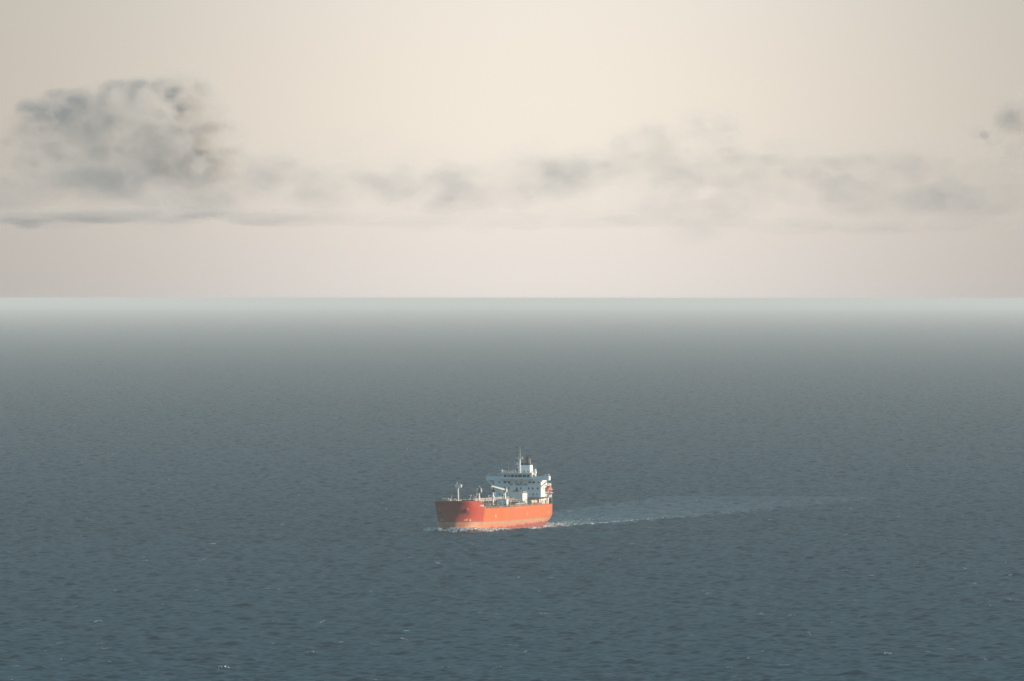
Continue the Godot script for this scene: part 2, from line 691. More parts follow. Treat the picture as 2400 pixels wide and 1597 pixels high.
func hull_details(hull: Node, fore: Node) -> void:
	# name on both bows, letter by letter on the plating
	for side in [1.0, -1.0]:
		var words := "SILVER MUNA"
		var from := 8.8 if side > 0.0 else 13.6
		var run: float = 4.9 / (words.length() - 1) * side
		var sign_ := Node3D.new()
		sign_.name = "name"
		fore.add_child(sign_, true)
		for k in words.length():
			if words[k] == " ":
				continue
			var q := on_skin(from + run * k, 12.65, side)
			var t := text("letter", words[k], 0.80, 0.04, M.white, sign_)
			t.position = q[0] + q[1] * 0.05
			t.basis = Basis.looking_at(-q[1], Vector3.UP).scaled_local(Vector3(0.62, 1.0, 1.0))
	# hawse pipes with their anchors
	for side in [1.0, -1.0]:
		var q := on_skin(0.4, 10.6, side)
		var n: Vector3 = q[1]
		var p: Vector3 = q[0]
		var a := Node3D.new()
		a.name = "anchor"
		hull.add_child(a, true)
		var st := mb()
		add_tube(st, p - n * 0.4, p + n * 0.75 + Vector3(0, -0.35, 0), 1.15, 0.95, 12)
		build(st, "hawse_pipe", M.hull_plain, a)
		st = mb()
		var o := p + n * 0.95 + Vector3(0, -0.4, 0)
		var along := Vector3.UP.cross(n).normalized()
		add_tube(st, o + Vector3(0, 0.5, 0), o + Vector3(0, -0.9, 0) + n * 0.1, 0.22, 0.28, 8)
		add_tube(st, o + along * 1.0 + Vector3(0, -0.9, 0), o - along * 1.0 + Vector3(0, -0.9, 0), 0.3, 0.3, 8)
		for s in [-1.0, 1.0]:
			add_tube(st, o + along * 0.8 * s + Vector3(0, -0.9, 0), o + along * 0.95 * s + Vector3(0, 0.35, 0) + n * 0.5, 0.28, 0.08, 6)
		build(st, "fluke", M.dark, a)
	# fairlead openings in the bulwark
	for f in [[6.0, 14.7], [2.0, 14.7], [11.5, 13.6]]:
		for side in [1.0, -1.0]:
			var q := on_skin(f[0], f[1], side)
			var st := mb()
			add_tube(st, q[0] - q[1] * 0.1, q[0] + q[1] * 0.12, 0.36, 0.36, 10)
			build(st, "fairlead", M.dark, hull)
	# rubbing strake along the deck edge
	for side in [1.0, -1.0]:
		var st := mb()
		var prev := Vector3.ZERO
		for k in 61:
			var u := lerpf(14.5, 182.0, k / 60.0)
			var p := P(u, side * (half_breadth(u, 11.2) - 0.02), 11.28)
			if k > 0:
				add_tube(st, prev, p, 0.13, 0.13, 5)
			prev = p
		build(st, "sheer_strake", M.orange, hull)

func winch(u: float, v: float, y: float, k := 1.0, dark := false) -> void:
	var w := Node3D.new()
	w.name = "mooring_winch"
	ship.add_child(w, true)
	var st := mb()
	add_box(st, u - 0.9 * k, u + 0.9 * k, v - 1.6 * k, v + 1.6 * k, y, y + 0.35)
	build(st, "bed", M.pipe, w)
	st = mb()
	add_tube(st, P(u, v - 1.3 * k, y + 1.1 * k), P(u, v + 1.0 * k, y + 1.1 * k), 0.75 * k, 0.75 * k, 12)
	for s in [-1.3, -0.2, 1.0]:
		add_tube(st, P(u, v + s * k, y + 1.1 * k), P(u, v + (s + 0.12) * k, y + 1.1 * k), 1.05 * k, 1.05 * k, 14)
	build(st, "drum", M.pipe if dark else M.buff, w)
	st = mb()
	add_box(st, u - 0.5 * k, u + 0.5 * k, v + 1.2 * k, v + 1.9 * k, y + 0.3, y + 1.7 * k)
	build(st, "motor", M.dark if dark else M.off_white, w)

func forecastle_gear() -> void:
	winch(4.0, -4.6, 14.0, 1.15)
	winch(6.5, -1.8, 14.0, 1.05)
	winch(4.5, 4.6, 14.0, 0.9, true)
	winch(9.5, 6.5, 14.0, 0.9, true)
	# foremast with its lamp platform
	var m := Node3D.new()
	m.name = "foremast"
	ship.add_child(m)
	var st := mb()
	add_tube(st, P(9.5, 0.3, 14.0), P(9.5, 0.15, 21.6), 0.42, 0.32, 12)
	build(st, "post", M.white, m)
	st = mb()
	add_tube(st, P(11.5, -1.0, 14.0), P(9.7, 0.0, 18.0), 0.3, 0.22, 8)
	build(st, "stay", M.buff, m)
	st = mb()
	add_turned(st, P(9.5, 0.15, 20.9), P(9.5, 0.15, 21.7), [[0.0, 0.3], [1.0, 1.0]], 10)
	add_box(st, 8.3, 10.7, -1.1, 1.9, 21.7, 21.85)
	build(st, "platform", M.white, m)
	rail(m, [P(8.3, -1.1, 21.85), P(8.3, 1.9, 21.85), P(10.7, 1.9, 21.85), P(10.7, -1.1, 21.85), P(8.3, -1.1, 21.85)], 1.0, M.white, 1.0, 3, 0.07)
	st = mb()
	add_box(st, 8.9, 9.7, -0.9, 0.3, 21.9, 23.0)
	add_box(st, 8.9, 9.9, 0.8, 1.7, 21.9, 23.3)
	build(st, "lamp_box", M.off_white, m)
	st = mb()
	add_tube(st, P(9.5, -0.5, 22.9), P(9.5, -0.5, 24.6), 0.16, 0.1, 6)
	add_tube(st, P(9.5, -0.5, 23.5), P(9.5, -0.5, 24.0), 0.45, 0.45, 8)
	build(st, "topmast", M.grey, m)
	st = mb()
	add_tube(st, P(9.4, -1.6, 18.6), P(9.4, 0.2, 18.8), 0.08, 0.08, 6)
	add_turned(st, P(9.4, -1.7, 18.2), P(9.4, -1.7, 19.2), [[0.0, 0.1], [0.3, 0.42], [0.7, 0.42], [1.0, 0.1]], 8)
	build(st, "bell", M.rust, m)
	st = mb()
	add_tube(st, P(9.2, 0.15, 14.2), P(9.05, 0.1, 21.6), 0.05, 0.05, 4)
	add_tube(st, P(9.2, -0.3, 14.2), P(9.05, -0.3, 21.6), 0.05, 0.05, 4)
	build(st, "ladder", M.grey, m)
	# small gear round it
	st = mb()
	add_tube(st, P(0.2, -1.0, 14.0), P(0.2, -1.0, 17.9), 0.09, 0.06, 6)
	build(st, "jackstaff", M.white, ship)
	box("deck_locker", M.deck, ship, 9.6, 11.4, -3.4, -1.4, 14.0, 16.3)
	for a in [[7.0, 3.0, 15.6], [8.5, 5.0, 15.9], [10.5, 4.2, 16.8], [11.5, 6.8, 16.2], [12.4, 8.0, 17.4], [10.0, 8.2, 15.7]]:
		st = mb()
		add_tube(st, P(a[0], a[1], 14.0), P(a[0], a[1], a[2] - 0.4), 0.2, 0.2, 8)
		add_turned(st, P(a[0], a[1], a[2] - 0.5), P(a[0], a[1], a[2]), [[0.0, 0.25], [0.3, 0.5], [0.7, 0.5], [1.0, 0.15]], 8)
		build(st, "vent", M.dark if a[2] < 17.0 else M.buff, ship)
	var edge := []
	for k in 9:
		var u := lerpf(8.8, 13.9, k / 8.0)
		edge.append(P(u, half_breadth(u, 14.2) - 0.15, 14.2))
	rail(ship, edge, 1.0, M.pale_grey, 1.5, 2, 0.03)
	edge = []
	for k in 9:
		var u := lerpf(8.8, 13.9, k / 8.0)
		edge.append(P(u, -half_breadth(u, 14.2) + 0.15, 14.2))
	rail(ship, edge, 1.0, M.pale_grey, 1.5, 2, 0.03)
	for u in [7.5, 12.6]:
		for v in [-7.5, 8.6]:
			st = mb()
			for s in [-0.5, 0.5]:
				add_tube(st, P(u + s, v, 14.0), P(u + s, v, 14.9), 0.26, 0.3, 8)
			build(st, "bollard", M.buff, ship)

func cargo_deck() -> void:
	# fore and aft catwalk on trestles
	var cw := Node3D.new()
	cw.name = "catwalk"
	ship.add_child(cw)
	box("walkway", M.off_white, cw, 15.0, 146.0, -0.9, 0.9, 14.0, 14.18)
	rail(cw, [P(15, 0.9, 14.18), P(146, 0.9, 14.18)], 1.15, M.off_white, 1.6, 3, 0.075)
	rail(cw, [P(15, -0.9, 14.18), P(146, -0.9, 14.18)], 1.15, M.off_white, 1.6, 3, 0.075)
	for k in 14:
		var u := 18.0 + k * 9.6
		var st := mb()
		for s in [-1.0, 1.0]:
			add_tube(st, P(u, s * 3.4, 11.2), P(u, s * 0.8, 14.0), 0.14, 0.14, 6)
		add_tube(st, P(u, -3.0, 12.0), P(u, 3.0, 12.0), 0.14, 0.14, 6)
		build(st, "trestle", M.pipe, cw)
	# cargo lines
	var lines := [[1.5, 0.32, 12.2], [2.3, 0.32, 12.2], [3.2, 0.3, 12.2], [-1.5, 0.3, 12.2], [-2.4, 0.32, 12.2], [-3.4, 0.3, 12.2], [4.2, 0.18, 11.9], [-4.3, 0.18, 11.9], [0.0, 0.25, 12.7]]
	for a in lines:
		var st := mb()
		var n := 10
		for k in n:
			var u0 := 17.0 + k * 12.8
			add_tube(st, P(u0, a[0], a[2]), P(u0 + 12.8, a[0], a[2]), a[1], a[1], 8)
			add_tube(st, P(u0 + 0.1, a[0], a[2]), P(u0 + 0.4, a[0], a[2]), a[1] + 0.12, a[1] + 0.12, 8)
		build(st, "cargo_pipe", M.pipe, ship)
	# deck girders of the tank tops, raised above the plating
	for k in 11:
		var u := 22.0 + k * 11.5
		var b := half_breadth(u, 11.2) - 1.4
		box("deck_girder", M.deck, ship, u, u + 0.4, -b, b, 11.2, 12.0)
	# tank hatches and small vents in pairs along both sides
	for k in 12:
		for s in [-1.0, 1.0]:
			var u := 27.0 + k * 9.6
			var b := half_breadth(u, 11.2)
			var st := mb()
			add_tube(st, P(u, s * (b - 4.2), 11.2), P(u, s * (b - 4.2), 12.3), 0.75, 0.75, 10)
			add_tube(st, P(u, s * (b - 4.2), 12.3), P(u, s * (b - 4.2), 12.5), 0.9, 0.8, 10)
			build(st, "tank_hatch", M.pipe, ship)
			st = mb()
			var y1 := 12.9 + 0.6 * (k % 3)
			add_tube(st, P(u + 3.0, s * (b - 2.6), 11.2), P(u + 3.0, s * (b - 2.6), y1), 0.13, 0.13, 6)
			add_tube(st, P(u + 3.0, s * (b - 2.6), y1 - 0.1), P(u + 3.0, s * (b - 2.6), y1 + 0.4), 0.34, 0.3, 8)
			build(st, "vent", M.off_white if k % 2 == 0 else M.rust, ship)
	# tall pressure-vacuum vents either side of the catwalk
	for a in [[33.0, 2.4, 17.2], [41.0, -2.6, 16.0], [52.0, -3.0, 16.8], [57.0, 3.4, 16.4], [64.0, -2.6, 17.4], [68.0, 2.5, 16.4], [80.0, 7.5, 17.0], [83.0, 6.4, 16.4], [86.0, 8.6, 17.2], [101.0, 3.0, 17.6], [112.0, -4.0, 17.0], [118.0, -5.5, 16.6]]:
		var st := mb()
		add_tube(st, P(a[0], a[1], 11.2), P(a[0], a[1], a[2]), 0.16, 0.13, 6)
		add_turned(st, P(a[0], a[1], a[2] - 0.3), P(a[0], a[1], a[2] + 0.5), [[0.0, 0.2], [0.4, 0.42], [1.0, 0.3]], 8)
		build(st, "vent", [M.off_white, M.rust, M.grey, M.dark][int(a[0]) % 4], ship)
	# the forward vent riser with its twin heads
	var st2 := mb()
	add_tube(st2, P(40.0, 4.0, 11.2), P(40.0, 4.0, 18.4), 0.42, 0.34, 10)
	add_tube(st2, P(41.5, 5.5, 11.2), P(40.1, 4.2, 17.0), 0.16, 0.16, 6)
	var riser := build(st2, "vent_riser", M.white, ship)
	st2 = mb()
	for s in [-0.9, 0.9]:
		add_turned(st2, P(40.0, 4.0 + s, 18.6), P(40.0, 4.0 + s, 20.8), [[0.0, 0.2], [0.2, 0.55], [0.75, 0.6], [1.0, 0.3]], 10)
	add_tube(st2, P(40.0, 2.9, 18.6), P(40.0, 5.1, 18.6), 0.2, 0.2, 8)
	build(st2, "vent_head", M.off_white, riser)
	st2 = mb()
	add_tube(st2, P(40.0, 1.0, 11.2), P(40.0, 1.0, 20.4), 0.07, 0.05, 5)
	build(st2, "pole", M.grey, ship)
	# small stores house to port
	var sh := Node3D.new()
	sh.name = "stores_house"
	ship.add_child(sh)
	house(sh, 70.0, 73.8, 6.5, 11.3, 12.0, 14.85, M.white)
	for s in [[70.3, 6.8], [73.4, 6.8], [70.3, 11.0], [73.4, 11.0]]:
		var l := mb()
		add_box(l, s[0] - 0.15, s[0] + 0.15, s[1] - 0.15, s[1] + 0.15, 11.2, 12.0)
		build(l, "leg", M.dark, sh)
	# large pump and foam house
	var ph := Node3D.new()
	ph.name = "foam_house"
	ship.add_child(ph)
	house(ph, 125.0, 135.6, 1.25, 7.4, 11.2, 16.8, M.white)
	box("door", M.grey, ph, 128.2, 129.1, 7.4, 7.46, 11.5, 13.6)
	box("side_pier", M.white, ph, 130.0, 130.5, 7.4, 7.8, 11.3, 16.8)
	for a in [[127.0, 2.6, 1.6], [128.0, 3.6, 2.1], [126.5, 4.6, 2.3], [129.0, 5.4, 1.3], [131.0, 3.0, 1.4], [130.5, 6.4, 1.7]]:
		var s3 := mb()
		add_tube(s3, P(a[0], a[1], 16.8), P(a[0], a[1], 16.8 + a[2] * 0.6), 0.3, 0.3, 8)
		add_turned(s3, P(a[0], a[1], 16.8 + a[2] * 0.5), P(a[0], a[1], 16.8 + a[2]), [[0.0, 0.3], [0.35, 0.75], [0.8, 0.6], [1.0, 0.2]], 10)
		build(s3, "vent", M.dark if a[2] > 1.5 else M.grey, ph)
	rail(ph, [P(125.2, 1.4, 16.95), P(125.2, 7.2, 16.95), P(135.4, 7.2, 16.95), P(135.4, 1.4, 16.95)], 1.0, M.off_white, 1.4, 2, 0.06)
	# manifold: lines led out to the ship's side with their valves
	for k in 9:
		var u := 88.0 + k * 2.1
		for s in [-1.0, 1.0]:
			var s4 := mb()
			add_tube(s4, P(u, s * 3.0, 12.9), P(u, s * 12.6, 12.9), 0.3, 0.3, 8)
			add_tube(s4, P(u, s * 12.6, 12.9), P(u, s * 12.9, 12.9), 0.5, 0.5, 10)
			add_tube(s4, P(u, s * 9.0, 11.2), P(u, s * 9.0, 12.9), 0.14, 0.14, 6)
			build(s4, "manifold_pipe", [M.pipe, M.rust, M.grey][k % 3], ship)
			s4 = mb()
			add_tube(s4, P(u, s * 10.4, 12.9), P(u, s * 10.4, 14.2), 0.22, 0.16, 6)
			add_tube(s4, P(u, s * 10.4, 14.2), P(u, s * 10.4, 14.3), 0.5, 0.5, 10)
			build(s4, "valve", [M.off_white, M.rust, M.grey][(k + 1) % 3], ship)
	box("drip_tray", M.grey, ship, 87.0, 106.0, 9.6, 13.2, 11.25, 11.9)
	box("drip_tray", M.grey, ship, 87.0, 106.0, -13.2, -9.6, 11.25, 11.9)
	rail(ship, [P(87, 9.2, 12.0), P(106, 9.2, 12.0)], 2.2, M.off_white, 1.3, 3, 0.07)
	rail(ship, [P(107, 4.0, 12.0), P(123, 4.0, 12.0)], 2.6, M.buff, 1.2, 4, 0.07)
	# hose crane
	var cr := Node3D.new()
	cr.name = "hose_crane"
	ship.add_child(cr)
	var s5 := mb()
	add_tube(s5, P(95, 4.9, 11.2), P(95, 4.9, 18.0), 0.62, 0.52, 12)
	build(s5, "post", M.white, cr)
	s5 = mb()
	add_box(s5, 94.0, 96.2, 4.1, 5.9, 18.0, 19.6)
	add_box(s5, 94.6, 95.8, 5.3, 5.8, 19.6, 20.3)
	build(s5, "cab", M.off_white, cr)
	s5 = mb()
	boom(s5, P(94.4, 4.7, 19.3), P(75.0, 2.4, 21.4), 0.42, 0.26)
	build(s5, "boom", M.pale_grey, cr)
	s5 = mb()
	add_box(s5, 74.2, 75.2, 2.0, 2.8, 20.2, 21.3)
	add_tube(s5, P(74.8, 2.4, 20.4), P(74.8, 2.4, 19.8), 0.2, 0.08, 6)
	build(s5, "hook_block", M.buff, cr)
	s5 = mb()
	add_tube(s5, P(94.6, 4.9, 16.6), P(88.0, 4.1, 19.8), 0.16, 0.12, 6)
	build(s5, "ram", M.grey, cr)
	# its rest, a white post with a dark head
	s5 = mb()
	add_tube(s5, P(75.0, 3.3, 11.2), P(75.0, 3.3, 18.4), 0.45, 0.38, 10)
	add_turned(s5, P(75.0, 3.3, 15.2), P(75.0, 3.3, 17.0), [[0.0, 0.45], [0.3, 0.85], [0.6, 0.6], [1.0, 0.4]], 10)
	var rest := build(s5, "crane_rest", M.white, ship)
	s5 = mb()
	add_box(s5, 74.4, 75.6, 3.2, 4.3, 18.3, 19.5)
	build(s5, "cradle", M.plum, rest)
	# starboard derrick with a covered head
	var dr := Node3D.new()
	dr.name = "starboard_derrick"
	ship.add_child(dr)
	s5 = mb()
	add_tube(s5, P(86.0, -5.0, 11.2), P(86.0, -5.0, 16.2), 0.5, 0.42, 10)
	add_tube(s5, P(86.0, -5.0, 15.2), P(86.0, -6.6, 17.4), 0.2, 0.2, 6)
	add_tube(s5, P(86.0, -5.0, 15.2), P(86.0, -3.4, 17.4), 0.2, 0.2, 6)
	build(s5, "post", M.dark, dr)
	s5 = mb()
	hexa(s5, [P(85.2, -6.8, 17.6), P(85.2, -5.2, 17.3), P(87.0, -5.2, 17.3), P(87.0, -6.8, 17.6), P(85.8, -6.3, 20.6), P(85.8, -5.9, 20.6), P(86.2, -5.9, 20.6), P(86.2, -6.3, 20.6)])
	build(s5, "cover", M.plum, dr)
	s5 = mb()
	boom(s5, P(86.0, -6.2, 21.0), P(86.0, -4.6, 18.2), 0.16, 0.22)
	build(s5, "boom", M.white, dr)
	# accommodation ladder stowed along the port rail
	var gw := Node3D.new()
	gw.name = "accommodation_ladder"
	ship.add_child(gw)
	s5 = mb()
	add_box(s5, 74.0, 100.0, 14.9, 15.05, 12.6, 12.8)
	add_box(s5, 74.0, 100.0, 14.9, 15.05, 11.4, 11.55)
	build(s5, "stringer", M.off_white, gw)
	for k in 14:
		box("stanchion", M.off_white, gw, 74.4 + k * 1.95, 74.75 + k * 1.95, 14.92, 15.06, 11.55, 12.6)
	# horizontal tank aft of it
	var tk := Node3D.new()
	tk.name = "deck_tank"
	ship.add_child(tk)
	s5 = mb()
	add_turned(s5, P(119, 12.6, 12.8), P(132, 12.6, 12.8), [[0.0, 0.5], [0.03, 0.95], [0.97, 0.95], [1.0, 0.5]], 14)
	build(s5, "shell", M.buff, tk)
	for u in [121.0, 125.5, 130.0]:
		box("saddle", M.rust, tk, u - 0.2, u + 0.2, 11.8, 13.4, 11.2, 12.2)
	# rails along both deck edges
	for s in [1.0, -1.0]:
		var edge := []
		for k in 40:
			var u := lerpf(15.0, 145.0, k / 39.0)
			edge.append(P(u, s * (half_breadth(u, 11.2) - 0.25), 11.2))
		rail(ship, edge, 1.05, M.off_white, 1.7, 3, 0.04)
	# fire monitors, reels and boxes standing along the port side
	for k in 16:
		var u := 19.0 + k * 7.7 + rng.randf() * 2.0
		var v := half_breadth(u, 11.2) - 1.2 - rng.randf() * 1.6
		var s6 := mb()
		if k % 3 == 0:
			add_box(s6, u, u + 1.4, v - 0.5, v + 0.4, 11.2, 12.15)
			build(s6, "deck_box", M.buff, ship)
		elif k % 3 == 1:
			add_tube(s6, P(u, v - 0.5, 12.0), P(u, v + 0.4, 12.0), 0.55, 0.55, 10)
			add_box(s6, u - 0.2, u + 0.2, v - 0.3, v + 0.2, 11.2, 12.0)
			build(s6, "hose_reel", M.red, ship)
		else:
			for e in [-0.45, 0.45]:
				add_tube(s6, P(u + e, v, 11.2), P(u + e, v, 12.0), 0.22, 0.26, 8)
			build(s6, "bollard", M.buff, ship)
	for a in [[26.0, 6.0], [38.0, 8.0], [49.0, 7.0], [60.0, 9.0]]:
		var s7 := mb()
		add_tube(s7, P(a[0], a[1] - 3.0, 13.1), P(a[0], a[1] + 2.0, 13.1), 0.22, 0.22, 8)
		add_tube(s7, P(a[0], a[1], 11.2), P(a[0], a[1], 13.6), 0.2, 0.2, 8)
		for e in [-1.2, 1.2]:
			add_tube(s7, P(a[0] + e, a[1] + e * 0.6, 11.2), P(a[0], a[1], 13.0), 0.1, 0.1, 6)
		build(s7, "stub_pipe", M.buff, ship)

func house(parent: Node, u0: float, u1: float, v0: float, v1: float, y0: float, y1: float, m: Material) -> void:
	box("wall", m, parent, u0, u1, v0, v1, y0, y1)
	box("roof", m, parent, u0 - 0.12, u1 + 0.12, v0 - 0.12, v1 + 0.12, y1, y1 + 0.14)

func boom(st: SurfaceTool, a: Vector3, b: Vector3, wa: float, wb: float) -> void:
	var d := (b - a).normalized()
	var s := d.cross(Vector3.UP).normalized()
	var t := s.cross(d).normalized()
	hexa(st, [a - s * wa - t * wa, a + s * wa - t * wa, b + s * wb - t * wb, b - s * wb - t * wb, a - s * wa + t * wa, a + s * wa + t * wa, b + s * wb + t * wb, b - s * wb + t * wb])

func pane_on_front(parent: Node, u: float, v: float, y: float, w: float, h: float) -> void:
	var f := box("window", M.white, parent, u - 0.05, u, v - w / 2 - 0.09, v + w / 2 + 0.09, y - h / 2 - 0.09, y + h / 2 + 0.09)
	box("pane", M.glass, f, u - 0.08, u - 0.045, v - w / 2, v + w / 2, y - h / 2, y + h / 2)

func deckhouse() -> void:
	# lower storey, set back under the overhanging poop deck
	var lower := box("lower_house", M.white, ship, 149.5, 172.0, -11.0, 10.6, 11.2, 14.55)
	for k in 5:
		box("pillar", M.white, lower, 147.3, 147.55, 3.0 + k * 2.1, 3.2 + k * 2.1, 11.2, 14.5)
	box("door", M.dark, lower, 153.0, 154.0, 10.6, 10.66, 11.4, 13.4)
	box("door", M.dark, lower, 157.0, 158.0, 10.6, 10.66, 11.4, 13.4)
	deck_sheet(146.4, 182.6, 14.72, 0.22, 0.1, "poop_deck", M.grey, ship)
	# tall side plating and columns at the quarter
	for a in [[166.0, 167.6], [169.0, 170.8], [172.6, 174.6], [176.5, 178.5]]:
		for s in [1.0, -1.0]:
			var st := mb()
			var ba := half_breadth(a[0], 11.3) - 0.12
			var bb := half_breadth(a[1], 11.3) - 0.12
			hexa(st, [P(a[0], s * ba - 0.15, 11.2), P(a[0], s * ba + 0.0, 11.2), P(a[1], s * bb, 11.2), P(a[1], s * bb - 0.15, 11.2), P(a[0], s * ba - 0.15, 14.5), P(a[0], s * ba, 14.5), P(a[1], s * bb, 14.5), P(a[1], s * bb - 0.15, 14.5)])
			build(st, "column", M.white, ship)
	# tower of cabins
	var tower := box("accommodation_block", M.white, ship, 147.0, 161.5, -12.0, 12.0, 14.72, 24.9)
	box("deck_seam", M.off_white, tower, 161.5, 163.0, -11.8, 11.8, 17.4, 17.6)
	box("deck_seam", M.off_white, tower, 161.5, 163.0, -11.8, 11.8, 20.4, 20.6)
	var row1 := [[-8.6, 0.55, 0.8], [-5.7, 1.35, 0.85], [-3.7, 1.4, 0.85], [0.0, 0.55, 0.75], [2.65, 0.6, 0.8], [7.0, 1.35, 0.8], [9.0, 1.4, 0.85], [11.3, 0.55, 0.8]]
	var shift := -1.15
	for a in row1:
		pane_on_front(tower, 147.0, a[0] + shift + 0.4, 22.15, a[1], a[2])
	for v in [-5.9, -3.85, 0.2, 2.35, 6.4, 8.45, 11.05]:
		pane_on_front(tower, 147.0, v - 0.7, 19.1, 0.68, 1.0)
	for v in [-9.2, 8.4, 9.9]:
		pane_on_front(tower, 147.0, v, 16.2, 0.5, 0.7)
	# the warning across the front
	var words := "NO SMOKING"
	var sign_ := Node3D.new()
	sign_.name = "warning_sign"
	ship.add_child(sign_)
	for k in words.length():
		if words[k] == " ":
			continue
		var t := text("letter", words[k], 1.0, 0.05, M.print, sign_)
		t.position = P(146.96, -3.75 + k * 0.93, 21.1)
	# pipes and a lamp on the front
	var st := mb()
	add_tube(st, P(146.8, 8.0, 14.8), P(146.8, 8.0, 16.4), 0.1, 0.1, 6)
	add_tube(st, P(146.8, 7.5, 16.4), P(146.8, 8.4, 16.4), 0.18, 0.18, 6)
	build(st, "standpipe", M.grey, tower)
	# side storeys: galleries with rails and doors, in the sun
	for y in [17.5, 20.5]:
		box("gallery", M.white, ship, 156.0, 164.5, 12.0, 13.6, y - 0.12, y)
		rail(ship, [P(156, 13.5, y), P(164.4, 13.5, y)], 1.05, M.white, 1.4, 3, 0.06)
		box("gallery", M.white, ship, 156.0, 164.5, -13.6, -12.0, y - 0.12, y)
	for a in [[149.5, 15.0], [153.0, 18.0], [158.5, 15.0], [159.0, 17.7]]:
		box("door", M.buff, tower, a[0], a[0] + 0.85, 12.0, 12.06, a[1], a[1] + 1.9)
	for u in [150.0, 152.5, 155.5]:
		for y in [19.2, 22.2]:
			var f := box("window", M.off_white, tower, u - 0.4, u + 0.4, 12.0, 12.05, y - 0.5, y + 0.5)
			box("pane", M.glass, f, u - 0.3, u + 0.3, 12.045, 12.08, y - 0.4, y + 0.4)
	# after house
	box("after_house", M.white, ship, 163.0, 172.5, -8.5, 8.5, 14.72, 20.5)
	# navigation bridge wings on their brackets
	for s in [1.0, -1.0]:
		var wing := Node3D.new()
		wing.name = "bridge_wing"
		ship.add_child(wing, true)
		box("floor", M.white, wing, 147.0, 150.6, minf(s * 12.0, s * 16.1), maxf(s * 12.0, s * 16.1), 23.25, 23.45)
		box("parapet", M.white, wing, 146.8, 147.0, minf(s * 7.6, s * 16.1), maxf(s * 7.6, s * 16.1), 23.2, 25.25)
		box("parapet", M.white, wing, 147.0, 150.6, minf(s * 15.95, s * 16.15), maxf(s * 15.95, s * 16.15), 23.45, 25.25)
		box("parapet", M.white, wing, 150.4, 150.6, minf(s * 12.0, s * 15.95), maxf(s * 12.0, s * 15.95), 23.45, 25.0)
		var b := mb()
		hexa(b, [P(146.8, s * 12.0, 19.55), P(146.8, s * 12.0, 20.3), P(147.1, s * 12.0, 20.3), P(147.1, s * 12.0, 19.55), P(146.8, s * 16.1, 23.2), P(146.8, s * 15.3, 23.2), P(147.1, s * 15.3, 23.2), P(147.1, s * 16.1, 23.2)])
		build(b, "bracket", M.white, wing)
		rail(wing, [P(147, s * 12.4, 25.25), P(147, s * 16.0, 25.25), P(150.5, s * 16.0, 25.25)], 0.75, M.off_white, 1.2, 1, 0.07)
		b = mb()
		add_tube(b, P(148.2, s * 15.4, 23.45), P(148.2, s * 15.4, 26.0), 0.2, 0.2, 8)
		add_turned(b, P(148.2, s * 15.4, 25.7), P(148.2, s * 15.4, 26.5), [[0.0, 0.3], [0.5, 0.42], [1.0, 0.2]], 10)
		add_tube(b, P(148.6, s * 14.0, 23.45), P(148.6, s * 14.0, 26.3), 0.12, 0.12, 6)
		build(b, "repeater", M.off_white, wing)
	# wheelhouse
	var wh := Node3D.new()
	wh.name = "wheelhouse"
	ship.add_child(wh)
	box("wall", M.white, wh, 145.9, 153.5, -7.6, 7.6, 23.2, 26.7)
	var d := mb()
	hexa(d, [P(145.9, -7.0, 22.75), P(145.9, 7.0, 22.75), P(147.0, 7.0, 22.75), P(147.0, -7.0, 22.75), P(145.2, -7.9, 23.7), P(145.2, 7.9, 23.7), P(147.0, 7.9, 23.7), P(147.0, -7.9, 23.7)])
	build(d, "apron", M.white, wh)
	d = mb()
	add_box(d, 145.2, 146.0, -7.9, 7.9, 23.7, 23.8)
	build(d, "ledge", M.off_white, wh)
	for v in [-7.4, -2.5, 2.5, 7.4]:
		box("floodlight", M.dark, wh, 144.95, 145.2, v - 0.25, v + 0.25, 23.35, 23.65)
	box("roof", M.white, wh, 145.4, 154.0, -7.9, 7.9, 26.7, 26.95)
	for a in [[-6.85, -5.5], [-4.95, -4.4], [-4.1, -3.65], [-3.2, -1.45], [-1.1, 0.2], [0.5, 2.45], [2.85, 4.6], [5.1, 6.4]]:
		var f := box("window", M.off_white, wh, 145.8, 145.9, a[0] - 0.12, a[1] + 0.12, 24.65, 26.15)
		box("pane", M.glass, f, 145.76, 145.805, a[0], a[1], 24.78, 26.02)
	for u in [147.0, 149.0, 151.0]:
		var f := box("window", M.off_white, wh, u, u + 1.5, 7.6, 7.7, 24.65, 26.15)
		box("pane", M.glass, f, u + 0.12, u + 1.38, 7.695, 7.74, 24.78, 26.02)
	# monkey island: rails, lockers, compass, life rafts, aerials
	rail(wh, [P(153.6, -7.6, 26.95), P(145.7, -7.6, 26.95), P(145.7, 7.6, 26.95), P(153.6, 7.6, 26.95)], 1.05, M.off_white, 1.3, 3, 0.06)
	for a in [[147.5, -6.0, 0.5, 0.9], [148.0, -3.6, 0.7, 1.1], [148.5, -2.0, 0.45, 1.3], [149.0, 2.9, 0.6, 1.2], [149.5, 4.8, 0.5, 0.9]]:
		box("locker", M.off_white, wh, a[0], a[0] + a[2] * 2.0, a[1] - a[2], a[1] + a[2], 26.95, 26.95 + a[3])
	d = mb()
	add_turned(d, P(147.2, -0.2, 26.95), P(147.2, -0.2, 28.6), [[0.0, 0.35], [0.5, 0.25], [0.6, 0.6], [1.0, 0.7]], 10)
	build(d, "magnetic_compass", M.dark, wh)
	d = mb()
	add_turned(d, P(148.5, -8.6, 26.4), P(148.5, -8.4, 28.5), [[0.0, 0.25], [0.15, 0.5], [0.85, 0.5], [1.0, 0.25]], 10)
	add_tube(d, P(148.5, -8.5, 25.0), P(148.5, -8.5, 26.4), 0.12, 0.12, 6)
	add_box(d, 148.0, 149.0, -10.2, -8.0, 26.2, 26.4)
